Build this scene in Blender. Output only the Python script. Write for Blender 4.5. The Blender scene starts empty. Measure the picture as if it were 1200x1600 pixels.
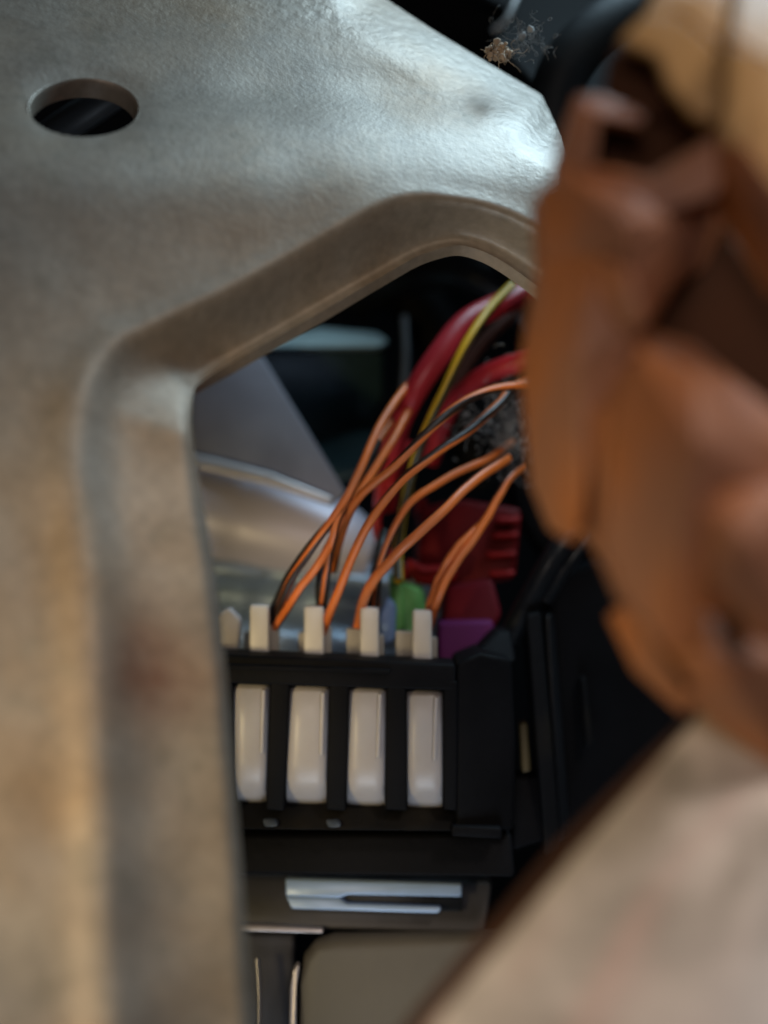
import bpy, bmesh, math, random
import numpy as np
from mathutils import Vector, noise

random.seed(7)
SC = bpy.context.scene
COL = SC.collection
MM = 0.001

# ------------------------------------------------------------------ camera
K = 0.0005                      # mm per photo pixel per mm of distance (1200 px wide photo)
cam = bpy.data.cameras.new('camera')
cam_o = bpy.data.objects.new('camera', cam)
COL.objects.link(cam_o)
cam_o.location = (0, 0, 0)
cam_o.rotation_euler = (math.radians(90), 0, 0)
cam.sensor_fit = 'HORIZONTAL'
cam.sensor_width = 36
cam.lens = 60.0
cam.clip_start = 0.005
cam.clip_end = 10
cam.dof.use_dof = True
cam.dof.focus_distance = 0.188
cam.dof.aperture_fstop = 9.3
SC.camera = cam_o

# ------------------------------------------------------------------ world + lamps
w = bpy.data.worlds.new('World')
SC.world = w
w.use_nodes = True
bg = w.node_tree.nodes['Background']
bg.inputs[0].default_value = (1.0, 0.95, 0.9, 1)
bg.inputs[1].default_value = 0.012

def lamp(name, loc, target, size, power, color, size_y=None, spread=180):
    l = bpy.data.lights.new(name, 'AREA')
    l.energy = power
    l.color = color
    l.spread = math.radians(spread)
    l.shape = 'RECTANGLE'
    l.size = size * MM
    l.size_y = (size_y or size) * MM
    o = bpy.data.objects.new(name, l)
    COL.objects.link(o)
    o.location = Vector(loc) * MM
    d = (Vector(target) - Vector(loc))
    o.rotation_euler = d.to_track_quat('-Z', 'Y').to_euler()
    return o

lamp('daylight_above', (95, 222, 225), (8, 186, 54), 115, 0.165, (0.58, 0.83, 1.0), spread=90)
lamp('warm_lamp_left', (-98, 48, -34), (-30, 126, -28), 24, 0.026, (1.0, 0.78, 0.40), spread=60)
lamp('daylight_below', (10, 70, -190), (5, 205, -48), 80, 0.022, (0.72, 0.85, 1.0), spread=60)
lamp('warm_lamp_front', (-20, -80, 75), (0, 200, -10), 55, 0.100, (1.0, 0.86, 0.79))
lamp('added_plug_fill', (120, 40, 150), (58, 112, -8), 40, 0.026, (1.0, 0.86, 0.74), spread=60)  # added fill to brighten plug and strut, no known lamp stands there

SC.view_settings.view_transform = 'Standard'
SC.view_settings.look = 'None'
SC.view_settings.exposure = 0.0
SC.view_settings.gamma = 1.0
SC.view_settings.use_curve_mapping = False

# ------------------------------------------------------------------ helpers
def P(px, py, d):
    """photo pixel + distance in mm -> point in mm"""
    return Vector(((px - 600) * d * K, d, (800 - py) * d * K))

def mat(name, color, rough=0.5, metal=0.0, var=0.12, scale=60, bump=0.15, bscale=400, color2=None, fac2=(0.5, 0.7),
        scale2=25, coat=0.0, spec=0.5, sss=0.0, rvar=0.1):
    m = bpy.data.materials.new(name)
    m.use_nodes = True
    nt = m.node_tree
    n, lk = nt.nodes, nt.links
    b = n['Principled BSDF']
    b.inputs['Roughness'].default_value = rough
    b.inputs['Metallic'].default_value = metal
    b.inputs['Specular IOR Level'].default_value = spec
    b.inputs['Coat Weight'].default_value = coat
    if sss:
        b.inputs['Subsurface Weight'].default_value = sss
        b.inputs['Subsurface Radius'].default_value = (0.0015, 0.001, 0.0006)
        b.inputs['Subsurface Scale'].default_value = 1.0
    tc = n.new('ShaderNodeTexCoord')
    n1 = n.new('ShaderNodeTexNoise')
    n1.inputs['Scale'].default_value = scale
    n1.inputs['Detail'].default_value = 5
    lk.new(tc.outputs['Object'], n1.inputs['Vector'])
    r1 = n.new('ShaderNodeValToRGB')
    c = np.array(color)
    r1.color_ramp.elements[0].position = 0.3
    r1.color_ramp.elements[1].position = 0.7
    r1.color_ramp.elements[0].color = (*np.clip(c * (1 - var), 0, 1), 1)
    r1.color_ramp.elements[1].color = (*np.clip(c * (1 + var), 0, 1), 1)
    lk.new(n1.outputs['Fac'], r1.inputs['Fac'])
    out = r1.outputs['Color']
    if color2:
        n2 = n.new('ShaderNodeTexNoise')
        n2.inputs['Scale'].default_value = scale2
        n2.inputs['Detail'].default_value = 6
        lk.new(tc.outputs['Object'], n2.inputs['Vector'])
        mr = n.new('ShaderNodeMapRange')
        mr.inputs['From Min'].default_value = fac2[0]
        mr.inputs['From Max'].default_value = fac2[1]
        lk.new(n2.outputs['Fac'], mr.inputs['Value'])
        mx = n.new('ShaderNodeMix')
        mx.data_type = 'RGBA'
        lk.new(mr.outputs['Result'], mx.inputs['Factor'])
        lk.new(out, mx.inputs[6])
        mx.inputs[7].default_value = (*color2, 1)
        out = mx.outputs[2]
    lk.new(out, b.inputs['Base Color'])
    rr = n.new('ShaderNodeMapRange')
    rr.inputs['To Min'].default_value = max(0.03, rough - rvar)
    rr.inputs['To Max'].default_value = min(1, rough + rvar)
    lk.new(n1.outputs['Fac'], rr.inputs['Value'])
    lk.new(rr.outputs['Result'], b.inputs['Roughness'])
    if bump:
        n3 = n.new('ShaderNodeTexNoise')
        n3.inputs['Scale'].default_value = bscale
        n3.inputs['Detail'].default_value = 4
        lk.new(tc.outputs['Object'], n3.inputs['Vector'])
        bp = n.new('ShaderNodeBump')
        bp.inputs['Strength'].default_value = bump
        bp.inputs['Distance'].default_value = 0.0004
        lk.new(n3.outputs['Fac'], bp.inputs['Height'])
        lk.new(bp.outputs['Normal'], b.inputs['Normal'])
    return m, out, b

def M(*a, **k):
    return mat(*a, **k)[0]

def empty(name, loc, label=None, cat=None, group=None):
    o = bpy.data.objects.new(name, None)
    o.empty_display_size = 0.005
    o.location = Vector(loc) * MM
    COL.objects.link(o)
    tag(o, label, cat, group)
    return o

def tag(o, label=None, cat=None, group=None, kind=None):
    if label: o['label'] = label
    if cat: o['category'] = cat
    if group: o['group'] = group
    if kind: o['kind'] = kind
    return o

def world_loc(o):
    v = Vector((0, 0, 0))
    while o:
        v += o.location
        o = o.parent
    return v

def mesh(name, verts, faces, m, parent=None, bevel=0, seg=3, smooth=True, angle=35, subsurf=0, mi=None):
    vs = [Vector(v) for v in verts]
    c = sum(vs, Vector()) / len(vs)
    me = bpy.data.meshes.new(name)
    me.from_pydata([(v - c) * MM for v in vs], [], faces)
    for mm in (m if isinstance(m, (list, tuple)) else [m]):
        me.materials.append(mm)
    if mi is not None:
        me.polygons.foreach_set('material_index', mi)
    bm = bmesh.new()
    bm.from_mesh(me)
    bmesh.ops.recalc_face_normals(bm, faces=bm.faces)
    if bevel:
        ed = [e for e in bm.edges if len(e.link_faces) == 2 and e.calc_face_angle(0) > math.radians(40)]
        bmesh.ops.bevel(bm, geom=ed, offset=bevel * MM, segments=seg, profile=0.5, affect='EDGES', clamp_overlap=True)
    bm.to_mesh(me)
    bm.free()
    if smooth:
        me.shade_smooth()
        me.set_sharp_from_angle(angle=math.radians(angle if (not bevel or angle < 30) else 50))
    o = bpy.data.objects.new(name, me)
    COL.objects.link(o)
    o.location = c * MM
    if parent:
        o.parent = parent
        o.location = c * MM - world_loc(parent)
    if subsurf:
        s = o.modifiers.new('s', 'SUBSURF')
        s.levels = s.render_levels = subsurf
    return o

def prism(name, poly, thick, m, parent=None, bevel=0.4, seg=3, angle=None, bulge=0.0, apex=None):
    """closed solid: a front face of (px,py,d) corners, pushed straight back by thick mm"""
    f = [P(*p) for p in poly]
    n = len(f)
    b = [v + Vector((0, thick, 0)) for v in f]
    c = sum(f, Vector()) / n
    verts = f + b
    faces = []
    # flat-ish polygons stay n-gons
    faces.append(list(range(n)))
    faces.append(list(range(2 * n - 1, n - 1, -1)))
    for i in range(n):
        j = (i + 1) % n
        faces.append([i, n + i, n + j, j])
    if angle:                                          # hard facets: split the front into flat triangles round its middle
        verts = verts + [P(*apex) if apex else c - Vector((0, bulge, 0))]
        faces = [[i, (i + 1) % n, 2 * n] for i in range(n)] + faces[1:]
    return mesh(name, verts, faces, m, parent, bevel, seg, angle=angle or 35)

def quad(x0, y0, x1, y1, d, d2=None, d3=None):
    """rectangle in pixels; d top-left.., d2 = distance along the lower side"""
    d2 = d if d2 is None else d2
    return [(x0, y0, d), (x1, y0, d), (x1, y1, d2), (x0, y1, d2)]

def spline(pts, n):
    pts = np.array([list(p) for p in pts], float)
    seg = np.r_[0, np.cumsum(np.linalg.norm(np.diff(pts, axis=0), axis=1))]
    t = np.linspace(0, seg[-1], n)
    ext = np.vstack([2 * pts[0] - pts[1], pts, 2 * pts[-1] - pts[-2]])
    out = []
    for tt in t:
        i = min(max(np.searchsorted(seg, tt) - 1, 0), len(pts) - 2)
        u = (tt - seg[i]) / max(seg[i + 1] - seg[i], 1e-9)
        p0, p1, p2, p3 = ext[i], ext[i + 1], ext[i + 2], ext[i + 3]
        out.append(0.5 * ((2 * p1) + (-p0 + p2) * u + (2 * p0 - 5 * p1 + 4 * p2 - p3) * u * u + (-p0 + 3 * p1 - 3 * p2 + p3) * u ** 3))
    return np.array(out)

def tube_geo(path, r, sides=12, twist=0.0, start=0.0, flat=1.0):
    """path: list of Vector in mm. returns verts, faces, index of side per face"""
    verts, faces, side = [], [], []
    n = len(path)
    T0 = None
    N = None
    for i in range(n):
        a = Vector(path[max(i - 1, 0)]); b = Vector(path[min(i + 1, n - 1)])
        T = (b - a).normalized()
        if N is None:
            N = T.cross(Vector((0, 1, 0))).normalized()
        else:
            N = (N - T * N.dot(T)).normalized()
        B = T.cross(N)
        rr = r[i] if hasattr(r, '__len__') else r
        for k in range(sides):
            an = 2 * math.pi * k / sides + start + twist * i / n
            verts.append(Vector(path[i]) + (N * math.cos(an) + B * math.sin(an) * flat) * rr)
    for i in range(n - 1):
        for k in range(sides):
            k2 = (k + 1) % sides
            faces.append([i * sides + k, i * sides + k2, (i + 1) * sides + k2, (i + 1) * sides + k])
            side.append(k)
    faces.append(list(range(sides - 1, -1, -1))); side.append(-1)
    faces.append([(n - 1) * sides + k for k in range(sides)]); side.append(-1)
    return verts, faces, side

def tube(name, pts, r, m, parent=None, stripe=None, sides=14, n=70, twist=0.0, start=0.0, wob=0.0, seed=0):
    sp = spline(pts, n)
    path = []
    for i, q in enumerate(sp):
        v = P(*q)
        if wob:
            v += Vector((noise.noise((i * 0.13, seed, 0)), noise.noise((i * 0.13, seed, 5)), noise.noise((i * 0.13, seed, 9)))) * wob
        path.append(v)
    v, f, s = tube_geo(path, r, sides, twist, start)
    mi = None
    mats = [m]
    if stripe:
        mats = [m, stripe]
        mi = [1 if k in (0, 1, 2, 3) else 0 for k in s]
    return mesh(name, v, f, mats, parent, smooth=True, angle=60, mi=mi)

# ------------------------------------------------------------------ materials
BLACK = M('black_plastic', (0.005, 0.005, 0.006), 0.6, bump=0.25, bscale=900, var=0.3, spec=0.06)
BLACK_GLOSS = M('black_gloss_plastic', (0.008, 0.009, 0.011), 0.3, bump=0.05, spec=0.3)
DARK = M('dark_backing', (0.003, 0.003, 0.004), 0.7, bump=0.2, spec=0.1)
CHAR = M('charcoal_plastic', (0.008, 0.008, 0.009), 0.6, bump=0.3, bscale=900, color2=(0.015, 0.013, 0.011), scale2=90, spec=0.06)
WHITE = M('white_nylon', (0.37, 0.345, 0.345), 0.4, var=0.05, bump=0.12, bscale=500, sss=0.15, color2=(0.33, 0.295, 0.28), fac2=(0.5, 0.8), scale2=110)
WHITE_TAB_LIT = M('white_nylon_lit', (0.64, 0.615, 0.60), 0.38, var=0.05, bump=0.1)  # same white nylon, brightened in colour because the tabs get less light
WHITE_SIDE = M('white_nylon_clip', (0.36, 0.33, 0.29), 0.5, var=0.08, bump=0.1)
ORANGE = M('orange_wire', (0.86, 0.20, 0.03), 0.42, var=0.14, scale=120, bump=0.1, bscale=700, color2=(0.58, 0.19, 0.08), fac2=(0.45, 0.75), scale2=70)
BROWN_W = M('dark_brown_wire_stripe', (0.03, 0.016, 0.011), 0.4, var=0.2)
BLACK_W = M('black_wire', (0.018, 0.014, 0.012), 0.4)
RED_W = M('red_cable', (0.52, 0.030, 0.042), 0.36, var=0.12, scale=80, bump=0.06)
YEL = M('yellow_wire', (0.70, 0.43, 0.02), 0.4, var=0.12)
RED_P_LIT = M('red_plastic_lit', (0.24, 0.008, 0.009), 0.5, var=0.2, bump=0.2, spec=0.15)  # ribs and collar: the shell's red with the lit look put into the colour
MAROON = M('maroon_plastic', (0.10, 0.005, 0.011), 0.55, var=0.2, bump=0.2, spec=0.12)
PURPLE = M('purple_plastic', (0.115, 0.018, 0.10), 0.55, var=0.15, spec=0.12)
GREEN = M('green_plastic', (0.13, 0.36, 0.10), 0.4, var=0.2, spec=0.3)
BLUEG = M('blue_grey_plastic', (0.16, 0.25, 0.45), 0.4, var=0.2)
GREY_STEEL = M('grey_painted_steel', (0.21, 0.205, 0.25), 0.5, metal=0.1, var=0.14, scale=90, bump=0.15, color2=(0.27, 0.265, 0.30), fac2=(0.55, 0.8), scale2=45)
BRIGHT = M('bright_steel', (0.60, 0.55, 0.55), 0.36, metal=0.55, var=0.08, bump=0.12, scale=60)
TRAY = M('blue_grey_steel', (0.42, 0.52, 0.64), 0.40, metal=0.35, var=0.15, bump=0.25, bscale=160)
TEAL = M('dark_teal_gloss', (0.025, 0.05, 0.055), 0.22, var=0.3, bump=0.1, bscale=120)
PLATE = M('polished_plate', (0.32, 0.44, 0.64), 0.32, metal=0.1, var=0.08)
PANEL = M('taupe_panel', (0.10, 0.09, 0.075), 0.55, var=0.12, scale=70, bump=0.2)
DGREY = M('dark_grey_panel', (0.04, 0.038, 0.042), 0.42, var=0.2, bump=0.15)
BROWN = M('brown_connector_plastic', (0.40, 0.148, 0.056), 0.5, var=0.14, spec=0.3, scale=70, bump=0.12, color2=(0.29, 0.135, 0.085), fac2=(0.42, 0.62), scale2=60, sss=0.1)
TAN = M('tan_connector_plastic', (0.47, 0.28, 0.115), 0.5, spec=0.3, var=0.08, scale=70, bump=0.1, sss=0.1)
BROWN_SHADED = M('brown_plastic_shaded', (0.05, 0.018, 0.007), 0.8, var=0.2, spec=0.2)  # brown plastic with the shade of recesses put into its colour
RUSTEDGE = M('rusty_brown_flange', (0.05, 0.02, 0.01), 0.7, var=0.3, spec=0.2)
def strut_mat():
    m, out, b = mat('beige_strut_paint', (0.53, 0.475, 0.445), 0.65, var=0.20, scale=160, bump=0.2, color2=(0.33, 0.295, 0.265), fac2=(0.44, 0.60), scale2=95)
    n, lk = m.node_tree.nodes, m.node_tree.links
    tc = [x for x in n if x.type == 'TEX_COORD'][0]
    ro = n.new('ShaderNodeVectorRotate'); ro.rotation_type = 'Y_AXIS'; ro.inputs['Angle'].default_value = math.radians(48)
    mp = n.new('ShaderNodeMapping'); mp.inputs['Scale'].default_value = (30, 30, 190)
    nz = n.new('ShaderNodeTexNoise'); nz.inputs['Scale'].default_value = 1.0; nz.inputs['Detail'].default_value = 4
    lk.new(tc.outputs['Object'], ro.inputs['Vector']); lk.new(ro.outputs[0], mp.inputs['Vector']); lk.new(mp.outputs[0], nz.inputs['Vector'])
    mr = n.new('ShaderNodeMapRange'); mr.inputs['From Min'].default_value = 0.5; mr.inputs['From Max'].default_value = 0.72; mr.inputs['To Max'].default_value = 0.7
    lk.new(nz.outputs['Fac'], mr.inputs['Value'])
    mx = n.new('ShaderNodeMix'); mx.data_type = 'RGBA'
    lk.new(mr.outputs['Result'], mx.inputs['Factor']); lk.new(out, mx.inputs[6]); mx.inputs[7].default_value = (0.55, 0.34, 0.30, 1)
    lk.new(mx.outputs[2], b.inputs['Base Color'])
    return m
STRUT = strut_mat()
DUST = M('tan_dust', (0.42, 0.31, 0.22), 0.9, var=0.3, scale=600, bump=0.6, bscale=2000)
FIBRE = M('grey_dust_fibre', (0.30, 0.29, 0.28), 0.85, var=0.3, scale=500, bump=0)

def steel():
    m, out, b = mat('zinc_plated_steel', (0.285, 0.242, 0.197), 0.47, metal=0.34, var=0.10, scale=38, bump=0.0,
                    color2=(0.235, 0.165, 0.105), fac2=(0.42, 0.70), scale2=40, rvar=0.10)
    nt = m.node_tree
    n, lk = nt.nodes, nt.links
    tc = [x for x in n if x.type == 'TEX_COORD'][0]
    # small dark pits and specks
    vo = n.new('ShaderNodeTexNoise'); vo.inputs['Scale'].default_value = 170; vo.inputs['Detail'].default_value = 2
    lk.new(tc.outputs['Object'], vo.inputs['Vector'])
    mr = n.new('ShaderNodeMapRange'); mr.inputs['From Min'].default_value = 0.61; mr.inputs['From Max'].default_value = 0.70
    lk.new(vo.outputs['Fac'], mr.inputs['Value'])
    mx = n.new('ShaderNodeMix'); mx.data_type = 'RGBA'
    sc = n.new('ShaderNodeMath'); sc.operation = 'MULTIPLY'; sc.inputs[1].default_value = 0.5
    lk.new(mr.outputs['Result'], sc.inputs[0]); lk.new(sc.outputs[0], mx.inputs['Factor'])
    lk.new(out, mx.inputs[6]); mx.inputs[7].default_value = (0.20, 0.17, 0.13, 1)
    # rust stain on the leg (a mark of its own)
    at = n.new('ShaderNodeAttribute'); at.attribute_name = 'stain'; at.attribute_type = 'GEOMETRY'
    nn = n.new('ShaderNodeTexNoise'); nn.inputs['Scale'].default_value = 140; nn.inputs['Detail'].default_value = 4
    lk.new(tc.outputs['Object'], nn.inputs['Vector'])
    mu = n.new('ShaderNodeMath'); mu.operation = 'MULTIPLY'
    mr2 = n.new('ShaderNodeMapRange'); mr2.inputs['From Min'].default_value = 0.0; mr2.inputs['From Max'].default_value = 0.5
    lk.new(nn.outputs['Fac'], mr2.inputs['Value'])
    lk.new(mr2.outputs['Result'], mu.inputs[0]); lk.new(at.outputs['Fac'], mu.inputs[1])
    mx2 = n.new('ShaderNodeMix'); mx2.data_type = 'RGBA'
    lk.new(mu.outputs[0], mx2.inputs['Factor'])
    lk.new(mx.outputs[2], mx2.inputs[6]); mx2.inputs[7].default_value = (0.125, 0.055, 0.03, 1)
    sp1 = n.new('ShaderNodeTexNoise'); sp1.inputs['Scale'].default_value = 750; sp1.inputs['Detail'].default_value = 3
    sp2 = n.new('ShaderNodeTexNoise'); sp2.inputs['Scale'].default_value = 110; sp2.inputs['Detail'].default_value = 7; sp2.inputs['Roughness'].default_value = 0.65
    lk.new(tc.outputs['Object'], sp1.inputs['Vector']); lk.new(tc.outputs['Object'], sp2.inputs['Vector'])
    ma = n.new('ShaderNodeMath'); ma.operation = 'ADD'
    lk.new(sp1.outputs['Fac'], ma.inputs[0]); lk.new(sp2.outputs['Fac'], ma.inputs[1])
    mr3 = n.new('ShaderNodeMapRange'); mr3.inputs['From Min'].default_value = 0.75; mr3.inputs['From Max'].default_value = 1.25
    mr3.inputs['To Min'].default_value = 0.86; mr3.inputs['To Max'].default_value = 1.14
    lk.new(ma.outputs[0], mr3.inputs['Value'])
    vm = n.new('ShaderNodeVectorMath'); vm.operation = 'SCALE'
    lk.new(mx2.outputs[2], vm.inputs[0]); lk.new(mr3.outputs['Result'], vm.inputs['Scale'])
    lk.new(vm.outputs[0], b.inputs['Base Color'])
    # coarse cast-in dimples plus fine grain
    h1 = n.new('ShaderNodeTexNoise'); h1.inputs['Scale'].default_value = 600; h1.inputs['Detail'].default_value = 5
    h2 = n.new('ShaderNodeTexNoise'); h2.inputs['Scale'].default_value = 1400; h2.inputs['Detail'].default_value = 3
    lk.new(tc.outputs['Object'], h1.inputs['Vector']); lk.new(tc.outputs['Object'], h2.inputs['Vector'])
    b1 = n.new('ShaderNodeBump'); b1.inputs['Strength'].default_value = 0.22; b1.inputs['Distance'].default_value = 0.0008
    at2 = n.new('ShaderNodeAttribute'); at2.attribute_name = 'pitted'; at2.attribute_type = 'GEOMETRY'
    ad = n.new('ShaderNodeMath'); ad.operation = 'MULTIPLY_ADD'; ad.inputs[1].default_value = 0.36; ad.inputs[2].default_value = 0.02
    lk.new(at2.outputs['Fac'], ad.inputs[0]); lk.new(ad.outputs[0], b1.inputs['Strength'])
    lk.new(h1.outputs['Fac'], b1.inputs['Height'])
    b2 = n.new('ShaderNodeBump'); b2.inputs['Strength'].default_value = 0.25; b2.inputs['Distance'].default_value = 0.0002
    lk.new(h2.outputs['Fac'], b2.inputs['Height']); lk.new(b1.outputs['Normal'], b2.inputs['Normal'])
    lk.new(b2.outputs['Normal'], b.inputs['Normal'])
    return m
STEEL = steel()

# ================================================================== SETTING: dark cavity behind everything
def cavity():
    vs, fs = [], []
    xs = [-240, -200, -120, 0, 120, 200, 240]
    zs = [-240, -180, -100, 0, 100, 180, 240]
    for j, z in enumerate(zs):
        for i, x in enumerate(xs):
            vs.append((x, 345 - 60 * (max(abs(x), abs(z)) / 240) ** 3 + 6 * noise.noise((x * .02, z * .02, 3)), z))
    for j in range(len(zs) - 1):
        for i in range(len(xs) - 1):
            a = j * len(xs) + i
            fs.append([a, a + 1, a + 1 + len(xs), a + len(xs)])
    o = mesh('cavity_wall', vs, fs, DARK)
    s = o.modifiers.new('t', 'SOLIDIFY'); s.thickness = 0.004
    tag(o, kind='structure')
cavity()

# ================================================================== STEEL BRACKET
def bracket():
    inner = [(412, 1720), (396, 1600), (378, 1350), (352, 1030), (330, 860), (304, 700), (301, 622), (318, 594), (400, 545),
             (500, 488), (600, 430), (650, 402), (690, 388), (722, 384), (760, 395), (800, 418), (845, 452), (900, 500)]
    outer = [(-160, 1720), (-160, 1600), (-160, 1350), (-160, 1030), (-160, 800), (-160, 560), (-160, 330), (-160, 60), (-110, -70),
             (150, -75), (400, -80), (500, -70), (590, -10), (672, 44), (758, 96), (846, 148), (878, 214), (905, 330)]
    width = [200, 198, 196, 185, 175, 160, 130, 105, 92, 88, 88, 84, 74, 64, 62, 64, 66, 70]
    n = 190
    I = spline([(a, b, 0) for a, b in inner], 2)   # warm-up
    tt = np.linspace(0, len(inner) - 1, n)
    def samp(arr):
        arr = np.array(arr, float)
        if arr.ndim == 1:
            arr = arr[:, None]
        ext = np.vstack([2 * arr[0] - arr[1], arr, 2 * arr[-1] - arr[-2]])
        out = []
        for t in tt:
            i = min(int(t), len(arr) - 2); u = t - i
            p0, p1, p2, p3 = ext[i:i + 4]
            out.append(0.5 * ((2 * p1) + (-p0 + p2) * u + (2 * p0 - 5 * p1 + 4 * p2 - p3) * u * u + (-p0 + 3 * p1 - 3 * p2 + p3) * u ** 3))
        return np.array(out)
    I = samp(inner); O = np.array([[np.interp(t, range(len(outer)), [q[k] for q in outer]) for k in (0, 1)] for t in tt])
    W = samp(width)[:, 0]
    rimline = np.array([(590, -10), (672, 44), (758, 96), (846, 148), (868, 190)], float)
    def dist_poly(p, L):
        A = L[:-1]; AB = L[1:] - A
        u = np.clip(((p - A) * AB).sum(1) / (AB * AB).sum(1), 0, 1)
        return float(np.linalg.norm(p - A - AB * u[:, None], axis=1).min())
    def sp(x, k):
        return k * math.log1p(math.exp(min(x / k, 50)))
    def base(x, y):
        yc = 248 + 0.03 * x
        f = min(max(x / 870, -0.3), 1.05)
        dc = 157 + 27 * f
        t = yc - y
        d = dc + 0.100 * sp(t, 26) - 0.026 * sp(-t, 40)
        return d
    H = (132, 168)
    cols = [0, 3, 7, 12, 18, 26] 
    nu1, nu2 = 34, 40
    verts, stain, pit = [], [], []
    Ld = I[::3]
    for i in range(n):
        p0, p1 = I[i], O[i]
        L = np.linalg.norm(p1 - p0)
        w0 = min(W[i] * 1.5, L * 0.7) / L
        us = list(np.linspace(0, w0, nu1)) + list(np.linspace(w0, 1, nu2 + 1)[1:])
        for u in us:
            p = p0 + (p1 - p0) * u
            s = dist_poly(p, Ld) if u > 0 else 0.0
            q = s / W[i]
            d = base(*p)
            # flange around the opening: folds back from the face, then a small flared lip
            k = min(max(i / n, 0), 1)
            g = min(max((i / n - 0.30) / 0.14, 0), 1)          # 0 on the leg, 1 round the arch
            deep = 1.0 + 6.2 * g
            z = min(max((1.22 - q) / (0.85 + 0.35 * g), 0), 1)
            d += deep * (z * z * (3 - 2 * z) * (1 - 0.25 * g) + 0.25 * g * z)
            d -= 1.5 * (1 - 0.7 * g) * math.exp(-((q - 1.12) / 0.26) ** 2)
            lip = max(0, 1 - s / 22)
            d -= (1.1 * g - 1.2 * (1 - g)) * lip ** 2
            # rolled free edge top right
            e = dist_poly(p, rimline)
            if e < 80:
                d += 9.0 * (1 - e / 80) ** 2
            # shallow pressed bead along the top, dished round the hole
            d += 1.8 * math.exp(-((p[1] - 150 + 0.02 * p[0]) / 45) ** 2)
            hr = math.hypot((p[0] - H[0]) / 84, (p[1] - H[1]) / 52)
            d += 0.7 * math.exp(-((hr - 0.9) / 0.22) ** 2)
            d += 0.35 * noise.noise((p[0] * 0.008, p[1] * 0.008, 1.0)) + 0.035 * noise.noise((p[0] * 0.03, p[1] * 0.03, 4.0))
            verts.append(P(p[0], p[1], d))
            st = math.exp(-(((p[0] - 225) / 62) ** 2 + ((p[1] - 1045) / 88) ** 2)) + 0.5 * math.exp(-(((p[0] - 310) / 60) ** 2 + ((p[1] - 1060) / 70) ** 2))
            stain.append(min(st, 1))
            pit.append(max(0, 1 - e / 130) + 0.45 * max(0, min(1, (70 - p[1]) / 60)))
    m = nu1 + nu2
    faces = []
    for i in range(n - 1):
        for j in range(m - 1):
            a = i * m + j
            faces.append([a, a + 1, a + m + 1, a + m])
    c = sum(verts, Vector()) / len(verts)
    me = bpy.data.meshes.new('bracket_plate')
    me.from_pydata([(v - c) * MM for v in verts], [], faces)
    for nm, arr in (('stain', stain), ('pitted', pit)):
        at = me.attributes.new(nm, 'FLOAT', 'POINT')
        at.data.foreach_set('value', arr)
    bm = bmesh.new(); bm.from_mesh(me); bm.normal_update()
    avg = sum((f.normal.y for f in bm.faces))
    if avg > 0:
        bmesh.ops.reverse_faces(bm, faces=bm.faces)
    bm.to_mesh(me); bm.free()
    me.materials.append(STEEL)
    tmp = bpy.data.objects.new('tmp', me); COL.objects.link(tmp)
    tmp.location = c * MM
    so = tmp.modifiers.new('s', 'SOLIDIFY'); so.thickness = 1.8 * MM; so.offset = -1; so.use_even_offset = False
    # punched hole
    hv, hf = [], []
    d0 = base(*H) + 1.5
    cen = P(H[0], H[1] + 3, d0)
    a = P(H[0], H[1] - 30, base(H[0], H[1] - 30)); b = P(H[0], H[1] + 30, base(H[0], H[1] + 30))
    up = (a - b).normalized(); rt = (P(H[0] + 30, H[1], base(H[0] + 30, H[1])) - P(H[0] - 30, H[1], base(H[0] - 30, H[1]))).normalized()
    nn = rt.cross(up).normalized()
    R = 85 * d0 * K
    for s in (-1, 1):
        for k in range(64):
            an = 2 * math.pi * k / 64
            hv.append(cen + (rt * math.cos(an) + up * math.sin(an)) * R + nn * 9 * s)
    for k in range(64):
        k2 = (k + 1) % 64
        hf.append([k, k2, 64 + k2, 64 + k])
    hf.append(list(range(63, -1, -1))); hf.append(list(range(64, 128)))
    cut = mesh('cut', hv, hf, STEEL, smooth=False)
    bo = tmp.modifiers.new('b', 'BOOLEAN'); bo.operation = 'DIFFERENCE'; bo.object = cut; bo.solver = 'EXACT'
    dg = bpy.context.evaluated_depsgraph_get()
    me2 = bpy.data.meshes.new_from_object(tmp.evaluated_get(dg))
    me2.name = 'steel_bracket'
    me2.shade_smooth(); me2.set_sharp_from_angle(angle=math.radians(40))
    bpy.data.objects.remove(tmp); bpy.data.objects.remove(cut)
    root = empty('steel_bracket', c, 'large zinc plated steel bracket with round hole and arched opening, filling the left side', 'bracket')
    o = bpy.data.objects.new('pressed_plate', me2); COL.objects.link(o); o.parent = root
    # rolled collar round the hole: a part of its own
    pts = []
    Rc = R + 0.15
    path = [cen + (rt * math.cos(2 * math.pi * k / 64) + up * math.sin(2 * math.pi * k / 64)) * Rc + nn * (-1.0) for k in range(65)]
    v, f, s = [], [], []
    for k in range(64):
        dirv = rt * math.cos(2 * math.pi * k / 64) + up * math.sin(2 * math.pi * k / 64)
        base_p = cen + dirv * (R + 0.25)
        for (ro, no) in ((-0.10, 0.25), (-0.22, 0.18), (-0.34, -0.05), (-0.4, -0.6), (-0.4, -2.6), (0.1, -2.6), (0.05, -0.6)):
            v.append(base_p + dirv * ro + nn * no * (-1 if nn.y > 0 else 1))
    q = 7
    for k in range(64):
        k2 = (k + 1) % 64
        for j in range(q):
            j2 = (j + 1) % q
            f.append([k * q + j, k * q + j2, k2 * q + j2, k2 * q + j])
    mesh('hole_collar', v, f, STEEL, root, angle=60)
bracket()

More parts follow.
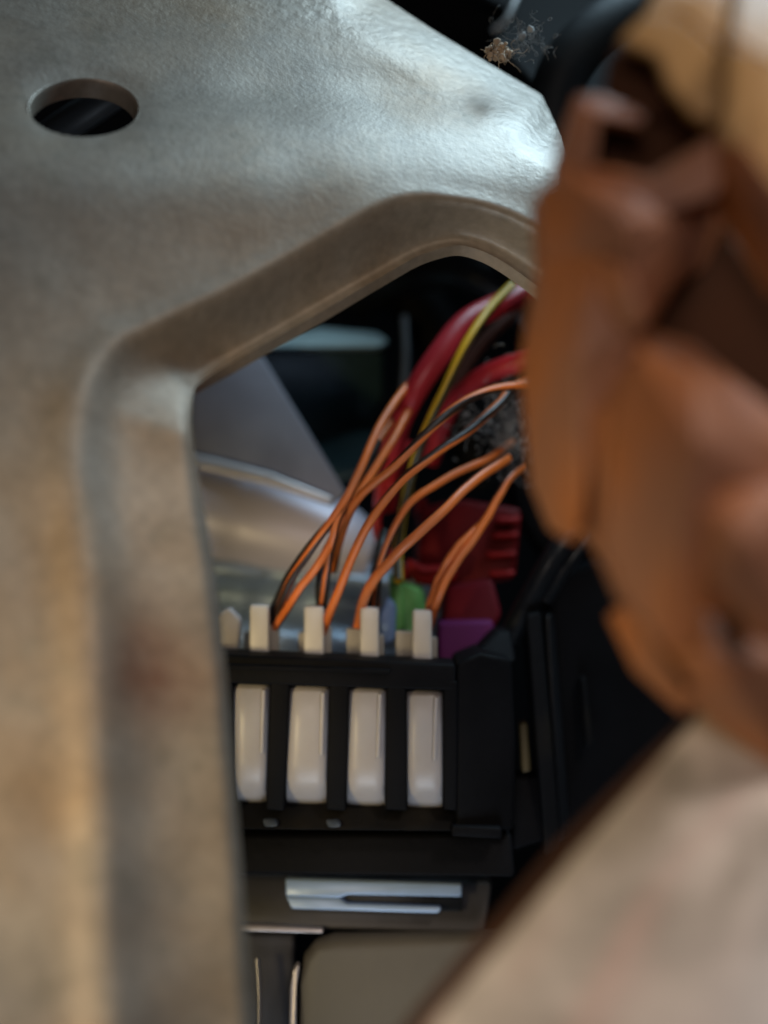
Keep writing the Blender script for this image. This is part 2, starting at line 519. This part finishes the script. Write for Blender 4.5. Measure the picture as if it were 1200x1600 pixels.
# ================================================================== THINGS BEHIND THE OPENING
# flat grey plate
pl = empty('steel_plate', P(420, 700, 245), 'flat grey steel plate with slanted edge seen through the bracket opening', 'plate')
prism('sheet', [(300, 500, 246), (385, 530, 246), (412, 560, 246), (470, 655, 243), (540, 770, 240), (520, 790, 239), (300, 720, 242)], 1.5, GREY_STEEL, pl, 0.3)
prism('highlit_fold', [(290, 706, 240), (335, 716, 239.5), (420, 738, 239), (520, 778, 238), (515, 790, 238), (420, 758, 238.2), (330, 736, 239), (290, 728, 239)], 1.5, BRIGHT, pl, 0.5)  # highlight along the fold is put in as paler steel than the sheet

# round can
def can():
    a = P(270, 792, 252); b = P(580, 872, 250)
    ax = (b - a).normalized()
    prof = [(0.0, 8.5), (0.04, 9.8), (0.10, 10.2), (0.32, 10.2), (0.36, 9.9), (0.40, 10.0), (0.78, 9.6), (0.86, 8.9), (0.93, 7.6), (1.0, 5.6)]
    L = (b - a).length
    path = [a + ax * (L * t) for t, r in prof]
    v, f, s = tube_geo(path, [r for t, r in prof], 48)
    r = mesh('metal_can', v, f, M('satin_can', (0.70, 0.67, 0.80), 0.40, metal=0.1, var=0.06, bump=0.06), angle=40)
    tag(r, 'shiny rounded metal can lying behind the steel bracket leg', 'can')
can()

# pressed tray below the can
def tray():
    prof = [(862, 247), (876, 244), (890, 242), (903, 243), (915, 247), (930, 250), (950, 248), (965, 243), (985, 240), (1005, 241), (1030, 246), (1060, 250)]
    sp_ = spline([(y, d, 0) for y, d in prof], 44)
    xs = np.linspace(300, 690, 40)
    v, f = [], []
    for j, (y, d, _) in enumerate(sp_):
        for i, x in enumerate(xs):
            yy = y + (x - 300) * 0.06 + 5 * noise.noise((x * .012, y * .02, 0))
            v.append(P(x, yy, d + 1.6 * noise.noise((x * .02, y * .03, 7)) + 0.004 * (x - 300)))
    for j in range(43):
        for i in range(39):
            a = j * 40 + i
            f.append([a, a + 1, a + 41, a + 40])
    o = mesh('pressed_tray', v, f, TRAY, angle=60)
    s = o.modifiers.new('t', 'SOLIDIFY'); s.thickness = 0.0012
    tag(o, 'wavy blue grey metal tray behind the white connectors', 'tray')
tray()

# dark glossy housing; its highlight is painted on as a pale ledge
h = empty('glossy_housing', P(500, 600, 268), 'dark glossy housing with highlight coloured onto its ledge behind the arch', 'housing')
prism('ledge', [(400, 542, 262), (430, 522, 266), (500, 512, 268), (590, 520, 268), (608, 532, 264), (590, 541, 260), (480, 541, 259)], 6, M('teal_ledge_highlight', (0.5, 0.62, 0.62), 0.28, var=0.1), h, 0.8)  # pale colour stands for the cool highlight on the dark housing
prism('front_panel', [(380, 545, 264), (600, 545, 264), (600, 620, 272), (560, 700, 276), (400, 660, 274)], 4, TEAL, h, 1.2)
prism('lower_lip', [(480, 700, 264), (540, 672, 268), (620, 668, 268), (640, 700, 262), (620, 740, 262), (520, 760, 262)], 6, TEAL, h, 2.0)

tag(tube('grey_pipe', [(20, 260, 222), (90, 205, 215), (150, 165, 212), (230, 110, 212)], 2.6, M('pipe_grey', (0.05, 0.052, 0.055), 0.45)),
    'dark grey pipe glimpsed through the round hole of the bracket', 'pipe')
# slim post and black hose at arch
tag(tube('slim_rod', [(632, 495, 262), (634, 560, 258), (628, 640, 255)], 0.75, M('slate_rod', (0.10, 0.11, 0.13), 0.35)),
    'slim slate grey rod standing behind the red cables', 'rod')
tag(tube('black_hose', [(560, 470, 285), (640, 430, 275), (730, 425, 262), (800, 470, 262), (860, 560, 268)], 4.2, BLACK_GLOSS),
    'black glossy hose curving under the top of the arch', 'hose')
tag(tube('black_hose', [(540, 400, 300), (620, 440, 290), (680, 520, 290), (720, 620, 292), (760, 760, 292)], 6.0, BLACK),
    'thick matt black hose deep behind the red cables', 'hose')

# ================================================================== FUSE BOX
fb = empty('fuse_box', P(590, 1300, 205), 'black plastic fuse box carrier holding four white connectors', 'fuse box')
# slots measured on the photo: (left,right) at top and at bottom
SL = [((362, 423), (366, 416), 1066, 1253), ((452, 516), (444, 510), 1070, 1256), ((545, 605), (540, 602), 1072, 1260), ((634, 693), (636, 693), 1077, 1264)]
prism('top_rail', [(300, 1020, 200), (712, 1038, 200), (712, 1080, 199.5), (300, 1067, 199.5)], 9, BLACK, fb, 0.5)
prism('top_rail_bead', [(300, 1036, 199), (440, 1040, 199), (610, 1046, 199), (610, 1053, 198.8), (440, 1048, 198.8), (300, 1044, 198.8)], 2, BLACK, fb, 0.25)
div = [((300, 362), (300, 364)), ((423, 452), (416, 444)), ((516, 545), (510, 540)), ((605, 634), (602, 636)), ((693, 714), (693, 714))]
for (t0, t1), (b0, b1) in div:
    prism('divider', [(t0 - 1, 1062, 199.6), (t1 + 1, 1064, 199.6), (b1 + 1, 1268, 199.6), (b0 - 1, 1266, 199.6)], 10, BLACK, fb, 0.45)
prism('bottom_rail', [(300, 1252, 203.5), (714, 1262, 203.5), (714, 1300, 199.5), (300, 1296, 199.5)], 9, CHAR, fb, 0.6)
for x, y in ((422, 1287), (521, 1288)):
    prism('stud', [(x - 13, y - 5, 200), (x + 9, y - 6, 200), (x + 13, y + 5, 198.8), (x - 9, y + 6, 198.8)], 2, M('grey_stud', (0.06, 0.075, 0.10), 0.35), fb, 0.4)
prism('back_plate', [(320, 1030, 211), (714, 1040, 211), (714, 1290, 211), (320, 1290, 211)], 3, BLACK, fb, 0.3)
prism('end_block', [(712, 1036, 200.5), (750, 1020, 201), (800, 1030, 203), (806, 1160, 203), (804, 1298, 201), (712, 1298, 199.5)], 14, BLACK, fb, 0.8)
prism('end_wedge', [(730, 1034, 207), (775, 985, 212), (800, 985, 213), (808, 1036, 208)], 8, BLACK, fb, 0.8)
prism('lower_skirt', [(300, 1304, 204), (800, 1304, 204), (806, 1372, 202), (300, 1366, 202)], 8, BLACK, fb, 0.8)
prism('skirt_notch', [(705, 1290, 198.4), (785, 1294, 198.8), (785, 1312, 198.8), (705, 1308, 198.4)], 4, BLACK, fb, 0.5)

ordn = ['leftmost', 'second from the left', 'third from the left', 'rightmost']
TB = [((389, 420), 945, 1026, (412, 436), 976), ((474, 506), 947, 1030, (500, 518), 978), ((562, 592), 949, 1034, (541, 566), 982), ((644, 675), 953, 1040, (618, 650), 986)]
for i, ((t0, t1), (b0, b1), y0, y1) in enumerate(SL):
    r = empty('white_connector', P((t0 + t1) / 2, y1, 203), ['white connector nearest the steel bracket leg, its slot partly hidden',
              'second white connector from the steel bracket leg, in black fuse box',
              'third white connector from the steel bracket leg, below the green plug',
              'white connector next to the plain black end of the fuse box'][i], 'connector', 'white connectors in the fuse box')
    # body: front bulges, lower end slopes back
    ys = [y0 - 4, y0 + 4, y0 + 12, y0 + 60, y1 - 62, y1 - 40, y1 - 24, y1 - 8, y1 + 3]
    ds = [203.2, 201.2, 200.4, 199.8, 199.4, 199.6, 200.6, 202.6, 204.4]
    vs, fs = [], []
    nx = 9
    for y, d in zip(ys, ds):
        t = (y - y0) / (y1 - y0)
        L = t0 + (b0 - t0) * t; R = t1 + (b1 - t1) * t
        for k in range(nx):
            u = k / (nx - 1)
            e = 1.1 * (abs(2 * u - 1)) ** 5
            vs.append(P(L + (R - L) * u, y, d + e))
    nb = len(vs)
    for y in (ys[0], ys[-1]):
        t = (y - y0) / (y1 - y0)
        vs.append(P(t0 + (b0 - t0) * t, y, 210)); vs.append(P(t1 + (b1 - t1) * t, y, 210))
    ny = len(ys)
    for a in range(ny - 1):
        for k in range(nx - 1):
            q = a * nx + k
            fs.append([q, q + 1, q + nx + 1, q + nx])
    fs.append([nb, nb + 1] + [k for k in range(nx - 1, -1, -1)])
    fs.append([nb + 2, nb + 3] + [(ny - 1) * nx + k for k in range(nx - 1, -1, -1)])
    fs.append([nb] + [a * nx for a in range(ny)] + [nb + 2])
    fs.append([nb + 1] + [a * nx + nx - 1 for a in range(ny)] + [nb + 3])
    fs.append([nb, nb + 1, nb + 3, nb + 2])
    mesh('body', vs, fs, WHITE, r, angle=50)
    prism('highlight_rib', [(t1 - 15, y0 + 12, 199.9), (t1 - 8, y0 + 12, 199.9), (t1 - 11, y1 - 75, 199.1), (t1 - 18, y1 - 75, 199.1)], 1.2, WHITE, r, 0.25)  # rib added to give the upright highlight on the right side
    (x0, x1), ya, yb, (g0, g1), yg = TB[i]
    prism('latch_tab', [(x0 + 1, ya, 207), (x1, ya + 1, 207), (x1, yb, 206), (x0, yb - 1, 206)], 2.2, WHITE_TAB_LIT, r, 0.5)
    prism('side_tab', [(g0, yg, 209.5), (g1, yg + 1, 209.5), (g1, yb + 4, 209), (g0, yb + 4, 209)], 2.0, WHITE_SIDE, r, 0.35)
    prism('inner_tab', [(x0 - 8, yg + 10, 211.5), (x1 + 8, yg + 10, 211.5), (x1 + 8, yb + 4, 211), (x0 - 8, yb + 4, 211)], 1.6, WHITE_SIDE, r, 0.3)
o = prism('white_clip', [(336, 962, 208), (358, 948, 208), (377, 968, 208), (370, 1032, 207), (336, 1030, 207)], 3, WHITE, None, 0.7)
tag(o, 'short white clip half hidden behind the steel bracket leg, left of all connectors', 'clip')

# ================================================================== PLUGS BEHIND THE FUSE BOX
rp = empty('red_plug', P(730, 920, 232), 'dark red ribbed plug behind the orange wires', 'plug')
prism('shell', [(655, 795, 236), (720, 780, 235), (816, 795, 232), (806, 905, 230), (700, 925, 230), (650, 880, 234)], 14, M('red_plastic_shaded', (0.11, 0.004, 0.006), 0.5, var=0.2, bump=0.2, spec=0.15), rp, 1.2)  # same red plastic as the ribs, darkened in colour for shade
for k, (y, x0, x1) in enumerate(((808, 775, 815), (832, 770, 812), (862, 760, 808), (892, 765, 806))):
    prism('rib', [(x0, y, 229), (x1, y - 1, 229), (x1 - 2, y + 9, 228.6), (x0, y + 10, 228.6)], 5, RED_P_LIT, rp, 0.6)
prism('collar', [(636, 872, 226), (664, 886, 225), (690, 884, 225), (712, 868, 226), (716, 905, 226), (690, 918, 225), (652, 912, 225), (634, 895, 226)], 6, RED_P_LIT, rp, 0.9)
prism('strap', [(645, 772, 240), (668, 778, 238), (672, 805, 238), (650, 812, 240)], 5, MAROON, rp, 0.8)
mp = empty('maroon_plug', P(730, 1000, 226), 'maroon plug block standing beside the rightmost white connector', 'plug')
prism('block', [(694, 918, 227), (770, 905, 225), (785, 960, 223), (772, 985, 222), (690, 978, 224)], 14, MAROON, mp, 1.0)
prism('purple_base', [(684, 972, 221), (772, 970, 220), (768, 1045, 219), (684, 1045, 219)], 12, PURPLE, mp, 0.8)
gp = empty('green_plug', P(645, 980, 222), 'small bright green plug between the two right white connectors', 'plug')
prism('body', [(612, 905, 222), (632, 912, 221), (662, 920, 222), (670, 990, 220), (640, 1000, 219), (612, 985, 220)], 9, GREEN, gp, 1.0)
prism('latch', [(608, 895, 219), (630, 905, 218), (634, 985, 217), (612, 992, 217)], 3, GREEN, gp, 0.9)
prism('cap', [(645, 880, 234), (668, 884, 233), (672, 902, 233), (645, 900, 234)], 3, GREEN, gp, 0.6)
o = prism('blue_plug', [(590, 965, 215), (606, 930, 216), (620, 945, 216), (617, 1004, 215), (594, 1012, 215)], 4, BLUEG, None, 0.9)
tag(o, 'tiny blue grey plug left of the green plug', 'plug')

# ================================================================== CABLES AND WIRES
tag(tube('red_cable', [(602, 790, 236), (608, 730, 230), (619, 675, 224), (643, 622, 220), (682, 560, 220), (728, 504, 224), (790, 472, 230), (880, 430, 238)], 2.15, RED_W),
    'thick dark red cable arching highest toward the brown plug', 'cable')
tag(tube('red_cable', [(672, 720, 238), (698, 645, 232), (738, 600, 226), (790, 573, 222), (870, 552, 218)], 1.8, RED_W),
    'thick dark red cable passing low behind the yellow wire', 'cable')
tag(tube('red_wire', [(640, 690, 232), (600, 780, 230), (588, 815, 230), (600, 855, 231), (640, 905, 232)], 0.9, RED_W),
    'thin red wire bowed out left of the green plug', 'wire')
tag(tube('brown_wire', [(690, 650, 236), (735, 560, 238), (790, 500, 240), (850, 450, 244)], 1.2, M('brown_wire', (0.09, 0.03, 0.018), 0.4)),
    'dull brown wire between the two thick red cables', 'wire')
tag(tube('yellow_wire', [(623, 908, 217), (622, 860, 221), (630, 800, 222), (648, 720, 217), (674, 652, 214), (694, 610, 213), (726, 542, 214), (764, 484, 219), (800, 446, 226)], 0.86, YEL, stripe=M('green_black_stripe', (0.06, 0.045, 0.015), 0.4), twist=2.0, start=0.4),
    'yellow wire with dark stripe running beside the thick red cable', 'wire')

OW = [
 ([(420, 988, 211), (430, 966, 210), (463, 893, 206), (505, 831, 203), (547, 768, 204), (580, 693, 209), (601, 652, 213), (634, 606, 219), (680, 560, 228)], 0.92, 'orange wire leaving the leftmost connector and rising highest on the left', 2.2, 0.0),
 ([(425, 990, 210.5), (437, 970, 209), (470, 918, 206), (501, 877, 204), (540, 800, 206), (576, 747, 209), (617, 681, 214), (650, 620, 222)], 0.92, 'orange wire crossing behind from leftmost connector toward the thick red cable', 1.2, 2.0),
 ([(503, 985, 212), (506, 943, 210), (513, 877, 206), (526, 818, 203), (546, 770, 206), (572, 715, 212), (612, 660, 220)], 0.92, 'orange wire rising almost straight from the second connector', 1.0, 1.0),
 ([(502, 992, 210), (511, 970, 208), (534, 910, 204), (567, 835, 200), (613, 768, 199), (672, 714, 201), (734, 672, 206), (780, 631, 212), (801, 606, 215), (850, 585, 220)], 0.98, 'long orange wire from the second connector sweeping up to the brown plug', 2.0, 3.2),
 ([(520, 890, 216), (530, 847, 211), (559, 781, 203), (613, 731, 200), (663, 681, 200), (709, 639, 203), (767, 610, 207), (842, 600, 212), (900, 600, 216)], 0.98, 'uppermost long orange wire running to the brown plug', 3.5, 1.8),
 ([(558, 980, 211), (567, 943, 208), (584, 906, 204), (630, 856, 200), (680, 810, 200), (726, 764, 204), (772, 729, 210), (792, 716, 214)], 1.12, 'thick bright orange wire from the third connector ending in dust', 0.5, 4.0),
 ([(584, 980, 212), (588, 943, 211), (597, 877, 210), (622, 814, 208), (651, 777, 208), (688, 752, 210), (734, 729, 213), (768, 714, 217), (800, 690, 224)], 0.85, 'thin orange wire just above the thick bright orange one', 1.6, 0.6),
 ([(668, 985, 212), (678, 956, 210), (690, 920, 208), (714, 878, 208), (755, 818, 210), (792, 752, 214), (818, 728, 220)], 1.0, 'orange wire from the rightmost connector in front of the red plug', 1.5, 2.6),
 ([(666, 985, 214), (672, 945, 212), (688, 897, 209), (716, 852, 208), (748, 823, 211), (780, 775, 216)], 0.82, 'orange wire hugging the one from the rightmost connector', 2.0, 1.0),
]
for i, (pts, r, lab, tw, st) in enumerate(OW):
    tag(tube('orange_wire', pts, r * 0.73, ORANGE, stripe=BROWN_W, twist=tw * 2.4, start=st, wob=0.22, seed=i * 3.1), lab, 'wire', 'orange striped wires')
BW = [
 ([(416, 985, 212), (424, 962, 211), (450, 905, 208), (488, 850, 206), (530, 800, 207), (562, 742, 210), (590, 690, 214)], 0.8, 'black wire lying along the leftmost orange wires'),
 ([(498, 980, 212), (500, 940, 211), (502, 890, 209), (520, 840, 208), (556, 776, 210), (600, 715, 216)], 0.75, 'black wire rising from the second connector'),
 ([(575, 980, 213), (577, 940, 212), (590, 880, 214), (600, 830, 218)], 0.8, 'short black wire between the two wires of the third connector'),
]
for i, (pts, r, lab) in enumerate(BW):
    tag(tube('black_wire', pts, r, BLACK_W, wob=0.2, seed=40 + i), lab, 'wire', 'black wires among the orange ones')

# ================================================================== BLACK MODULE ON THE RIGHT
bm_ = empty('black_module', P(940, 1330, 225), 'black plastic module with upright ribs right of the fuse box', 'module')
prism('side_panel', [(855, 900, 226), (1120, 830, 236), (1180, 1250, 232), (1000, 1380, 222), (880, 1380, 220)], 12, BLACK, bm_, 1.5)
prism('front_rib', [(822, 960, 214), (846, 955, 215), (878, 1330, 210), (852, 1340, 209)], 8, CHAR, bm_, 0.7)
prism('second_rib', [(852, 960, 218), (866, 958, 219), (892, 1310, 214), (876, 1320, 213)], 6, BLACK_GLOSS, bm_, 0.6)
prism('raised_bar', [(906, 1060, 222), (916, 1058, 222), (928, 1165, 220), (916, 1170, 220)], 3, CHAR, bm_, 0.5)
prism('amber_insert', [(812, 1130, 216), (824, 1128, 216), (830, 1205, 214), (816, 1208, 214)], 3, M('amber_insert', (0.10, 0.07, 0.025), 0.5), bm_, 0.4)
prism('foot', [(800, 1215, 214), (850, 1210, 214), (868, 1310, 211), (800, 1330, 210)], 6, BLACK, bm_, 0.7)
tag(tube('black_pipe', [(795, 1000, 219), (828, 935, 218), (868, 866, 218), (905, 815, 222), (950, 770, 230)], 2.0, BLACK_GLOSS),
    'glossy black pipe slanting up behind the brown plug', 'pipe')
tag(tube('black_pipe', [(850, 940, 220), (888, 880, 220), (930, 830, 224), (970, 790, 230)], 1.3, BLACK_GLOSS),
    'thinner glossy black pipe right beside the slanting one', 'pipe')
o = prism('black_shroud', [(780, 640, 250), (900, 600, 250), (960, 840, 244), (850, 880, 240), (800, 800, 244)], 6, BLACK, None, 2)
tag(o, 'matt black shroud behind the grey dust and red plug', 'shroud')

# ================================================================== BELOW THE FUSE BOX
bp = empty('base_plate', P(560, 1420, 212), 'dark grey base plate under the fuse box with rounded bright edge', 'plate')
prism('shelf', [(300, 1366, 213), (770, 1378, 213), (760, 1460, 209), (300, 1448, 209)], 4, DGREY, bp, 0.8)
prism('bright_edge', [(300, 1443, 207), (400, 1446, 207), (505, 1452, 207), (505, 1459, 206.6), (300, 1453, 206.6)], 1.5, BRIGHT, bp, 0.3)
sp_o = empty('slotted_plate', P(580, 1420, 210), 'pale blue metal strip with a black slot below the fuse box', 'strip')
prism('upper_bar', [(446, 1373, 209), (722, 1381, 209), (722, 1402, 208), (544, 1399, 208), (530, 1404, 208), (446, 1401, 208)], 1.6, PLATE, sp_o, 0.4)
prism('lower_bar', [(446, 1400, 208), (530, 1403, 208), (542, 1412, 207.6), (690, 1418, 207.4), (686, 1428, 207.2), (455, 1421, 207.2)], 1.6, PLATE, sp_o, 0.4)
prism('slot_floor', [(525, 1396, 210), (722, 1398, 210), (722, 1424, 209.4), (525, 1420, 209.4)], 1, BLACK_GLOSS, sp_o, 0.2)
pn = empty('taupe_cover', P(620, 1600, 205), 'taupe cover panel with rounded corner and bright rim, lowest in view', 'panel')
prism('panel', [(468, 1540, 205), (474, 1500, 205), (492, 1478, 205.5), (520, 1468, 206), (900, 1462, 206), (900, 1720, 198), (466, 1720, 198)], 5, PANEL, pn, 1.6)
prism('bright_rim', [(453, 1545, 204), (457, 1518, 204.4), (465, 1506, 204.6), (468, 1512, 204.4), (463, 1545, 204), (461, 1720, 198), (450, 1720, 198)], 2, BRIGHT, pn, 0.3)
o = prism('dark_bracket', [(300, 1456, 212), (462, 1458, 212), (460, 1500, 211), (450, 1720, 206), (300, 1720, 206)], 3, DGREY, None, 0.8)
tag(o, 'dark grey steel tab left of the taupe cover panel', 'tab')
tag(tube('thin_pin', [(402, 1498, 205), (405, 1560, 203), (403, 1640, 200)], 0.5, M('pin_steel', (0.25, 0.24, 0.25), 0.35, metal=0.7)),
    'thin upright steel pin beside the bracket leg at the bottom', 'pin')

# ================================================================== TOP RIGHT: trim, hose, dust
o = prism('grey_trim', [(660, -60, 262), (800, 20, 255), (770, 60, 246), (930, 230, 240), (1010, 300, 244), (1040, -60, 270)], 8, M('charcoal_trim', (0.010, 0.010, 0.010), 0.75, var=0.25, bump=0.3, spec=0.05), None, 1.5)
tag(o, 'charcoal trim piece behind the dusty top edge of the bracket', 'trim')
tag(tube('black_hose', [(870, 240, 224), (866, 170, 222), (885, 105, 221), (935, 48, 222), (1010, 5, 226), (1100, -30, 232)], 4.6, M('hose_rubber', (0.007, 0.008, 0.009), 0.6, var=0.3, spec=0.25)),
    'black rubber hose curving over beside the tan plug top', 'hose')
tag(tube('steel_rod', [(770, 50, 250), (792, 28, 250), (808, -8, 252), (815, -40, 255)], 0.6, M('rod_steel', (0.35, 0.34, 0.33), 0.3, metal=0.6)),
    'thin shiny rod at the top edge above the dust', 'rod')

def fluff(name, cx, cy, d, sx, sy, n, r, m, lumps, seed, label):
    rnd = random.Random(seed)
    V, F = [], []
    for k in range(n):
        p = P(cx + rnd.gauss(0, sx), cy + rnd.gauss(0, sy), d + rnd.gauss(0, 1.5))
        di = Vector((rnd.gauss(0, 1), rnd.gauss(0, 1), rnd.gauss(0, 1))).normalized()
        curl = Vector((rnd.gauss(0, 1), rnd.gauss(0, 1), rnd.gauss(0, 1))) * rnd.uniform(0.1, 0.5)
        path = []
        for i in range(12):
            path.append(p.copy())
            di = (di + curl.cross(di) * 0.7 + Vector((rnd.gauss(0, .12), rnd.gauss(0, .12), rnd.gauss(0, .12)))).normalized()
            p += di * rnd.uniform(0.12, 0.26)
        v, f, s = tube_geo(path, r * rnd.uniform(0.6, 1.4), 5)
        o = len(V); V += v; F += [[a + o for a in q] for q in f]
    for k in range(lumps):
        c = P(cx + rnd.gauss(0, sx * .6), cy + rnd.gauss(0, sy * .6), d + rnd.gauss(0, 0.8))
        R = rnd.uniform(0.15, 0.55)
        bm = bmesh.new(); bmesh.ops.create_icosphere(bm, subdivisions=2, radius=R)
        o = len(V)
        for v in bm.verts:
            V.append(c + v.co * (1 + 0.7 * noise.noise(v.co * 2.2 + Vector((k, seed, 0)))))
        F += [[v.index + o for v in f.verts] for f in bm.faces]
        bm.free()
    o = mesh(name, V, F, m, angle=70)
    tag(o, label, 'dust', kind='stuff')
fluff('dust_clump', 782, 82, 194, 13, 10, 30, 0.045, DUST, 60, 3, 'tan dust clump caught on the upper edge of the bracket')
fluff('dust_fibres', 818, 58, 198, 26, 16, 110, 0.022, FIBRE, 3, 5, 'grey dust fibres floating above the tan dust clump')
fluff('dust_fibres', 800, 665, 219, 22, 40, 420, 0.05, FIBRE, 8, 9, 'grey fluffy dust packed behind the orange wires near the brown plug')
fluff('dust_fibres', 735, 660, 225, 24, 22, 30, 0.08, FIBRE, 3, 11, 'sparse grey dust fibres between the long orange wires')

# ================================================================== BROWN PLUG (near, out of focus)
bc = empty('brown_plug', P(1050, 1100, 118), 'large blurred orange brown plug housing hanging close on the right', 'plug')
prism('front_block', [(1000, 552, 108), (1085, 575, 105), (1130, 630, 104), (1240, 710, 105), (1240, 800, 105), (1100, 820, 104), (1100, 1000, 107), (1040, 1012, 108), (985, 940, 110), (945, 850, 111), (950, 700, 110), (968, 610, 109)], 7, BROWN, bc, 0.5, angle=20, apex=(1090, 690, 101.5))
prism('front_ridge', [(985, 505, 119), (1085, 535, 114), (1150, 592, 111), (1250, 668, 110), (1250, 715, 104), (1130, 638, 104.5), (1080, 582, 106), (1000, 552, 111)], 4, BROWN, bc, 0.5, angle=20)
prism('left_flank', [(820, 560, 124), (832, 480, 123), (848, 400, 122), (935, 380, 115), (1010, 510, 114), (965, 600, 115), (930, 700, 116), (908, 850, 118), (868, 832, 123), (838, 760, 125), (826, 640, 125)], 5, BROWN, bc, 0.6, angle=20, apex=(900, 560, 114))
prism('middle_wall', [(842, 292, 122), (885, 268, 118), (1000, 305, 113), (1055, 340, 112), (1065, 430, 114), (1005, 525, 115), (930, 400, 115), (846, 410, 122)], 6, BROWN, bc, 0.6, angle=20, apex=(975, 345, 110))
prism('cavity_floor', [(1030, 250, 127), (1260, 250, 125), (1260, 700, 125), (1120, 640, 125), (990, 560, 127)], 6, BROWN_SHADED, bc, 0.5, angle=20)  # shade inside the cavity is painted into the floor colour
prism('slanted_rib', [(1130, 225, 109), (1165, 222, 107), (1260, 350, 105), (1260, 440, 107), (1195, 345, 109)], 10, BROWN, bc, 0.5, angle=20)
prism('inner_wall', [(1050, 330, 115), (1130, 245, 113), (1150, 300, 122), (1100, 420, 124), (1060, 440, 118)], 8, BROWN, bc, 0.45, angle=20)
prism('shroud_wall', [(868, 250, 119), (900, 150, 117.5), (940, 172, 116), (926, 268, 116.5)], 5, BROWN, bc, 0.45, angle=20)
prism('shroud_lip', [(898, 148, 118.5), (945, 148, 118), (1010, 176, 117), (1006, 192, 115), (935, 180, 116)], 2.5, BROWN, bc, 0.45, angle=20)
prism('shroud_lip', [(868, 250, 119), (926, 262, 116.5), (1005, 292, 115), (1092, 264, 114), (1120, 205, 114), (1142, 218, 113), (1122, 305, 113), (1012, 338, 114), (868, 296, 118.5)], 4, BROWN, bc, 0.45, angle=20)
prism('shroud_floor', [(905, 170, 123), (1125, 170, 121), (1125, 310, 121), (905, 300, 123)], 3, BROWN_SHADED, bc, 0.4)  # floor coloured dark for the shade inside the shroud
prism('upper_block', [(968, 60, 115.5), (1010, 20, 116.5), (1062, 22, 115.5), (1128, 74, 113), (1120, 190, 112), (1088, 180, 112.5), (1046, 132, 113.5), (1030, 86, 114.5)], 2, TAN, bc, 0.45)
prism('upper_bevel', [(1008, 26, 116.8), (1030, -25, 120), (1145, -35, 120), (1131, 70, 113.4), (1062, 19, 115.8)], 4, TAN, bc, 0.45)
prism('upper_block', [(1142, 62, 110), (1205, 96, 108.5), (1260, 125, 108), (1260, 340, 107), (1168, 258, 108), (1132, 205, 109)], 3, TAN, bc, 0.45)
prism('upper_bevel', [(1142, 58, 110.4), (1156, -25, 117), (1265, -25, 117), (1265, 122, 108.3), (1205, 92, 108.8)], 3, TAN, bc, 0.45)
prism('seam_rib', [(1178, 180, 107.6), (1198, 170, 107.4), (1170, 250, 107.6), (1150, 228, 107.9)], 1.2, TAN, bc, 0.3)
prism('shaded_recess', [(958, 76, 121), (1070, 62, 121), (1085, 190, 120), (940, 172, 121)], 3, BROWN_SHADED, bc, 0.4, angle=20)  # dark colour stands for shade under the upper block
prism('side_block', [(1106, 800, 101), (1150, 762, 102), (1260, 750, 103), (1260, 1030, 104), (1180, 975, 103), (1116, 900, 102)], 5, BROWN, bc, 0.8, angle=20, apex=(1170, 850, 98))
prism('lower_block', [(1030, 1005, 113), (1100, 955, 112), (1260, 1040, 111), (1260, 1230, 118), (1140, 1150, 117), (1085, 1098, 115)], 6, BROWN, bc, 0.6, angle=20, apex=(1120, 1040, 108))
prism('lower_clip', [(958, 965, 118), (995, 940, 116), (1045, 1010, 114), (1090, 1090, 115), (1072, 1120, 117), (1002, 1056, 118)], 4, BROWN, bc, 0.5, angle=20, apex=(1010, 990, 113))

prism('inner_core', [(880, 320, 124), (1000, 300, 124), (1020, 520, 122), (1250, 680, 121), (1250, 1150, 121), (1100, 1060, 121), (990, 920, 121), (900, 800, 124), (870, 560, 125)], 8, BROWN, bc, 0.8)
prism('step_block', [(905, 300, 116), (985, 318, 112), (1035, 352, 110), (1000, 380, 110), (940, 352, 113), (905, 340, 116)], 3, BROWN, bc, 0.4)
prism('step_block', [(935, 395, 113), (985, 420, 111), (1010, 500, 110), (985, 515, 111), (945, 470, 113)], 3, BROWN, bc, 0.4)
prism('locking_rib', [(884, 430, 117), (906, 424, 116), (930, 520, 115), (918, 600, 115), (900, 600, 115.5)], 3, BROWN, bc, 0.4, angle=20)
prism('locking_rib', [(930, 640, 113.5), (950, 625, 112.5), (972, 720, 111), (952, 800, 112), (934, 760, 113)], 3, BROWN, bc, 0.4, angle=20)
prism('clip_slot_shade', [(1012, 985, 113.2), (1030, 978, 112.6), (1082, 1070, 112.8), (1072, 1084, 113.4)], 1.5, BROWN_SHADED, bc, 0.2, angle=20)  # thin dark slab painting the shade of a groove, nothing is cut
prism('side_slot_shade', [(1122, 965, 107), (1150, 955, 106.5), (1178, 1010, 107), (1150, 1022, 107.5)], 1.5, BROWN_SHADED, bc, 0.2, angle=20)  # dark slab laid on as the shade of a slot

# ================================================================== BEIGE STRUT (near, bottom right)
st = empty('beige_strut', P(950, 1700, 105), 'beige painted metal strut slanting across the lower right corner', 'strut')
prism('face', [(1108, 1108, 122), (1160, 1122, 121), (1270, 1190, 118), (1270, 1720, 98), (590, 1720, 100), (675, 1618, 104), (892, 1352, 112)], 2.0, STRUT, st, 0.9)
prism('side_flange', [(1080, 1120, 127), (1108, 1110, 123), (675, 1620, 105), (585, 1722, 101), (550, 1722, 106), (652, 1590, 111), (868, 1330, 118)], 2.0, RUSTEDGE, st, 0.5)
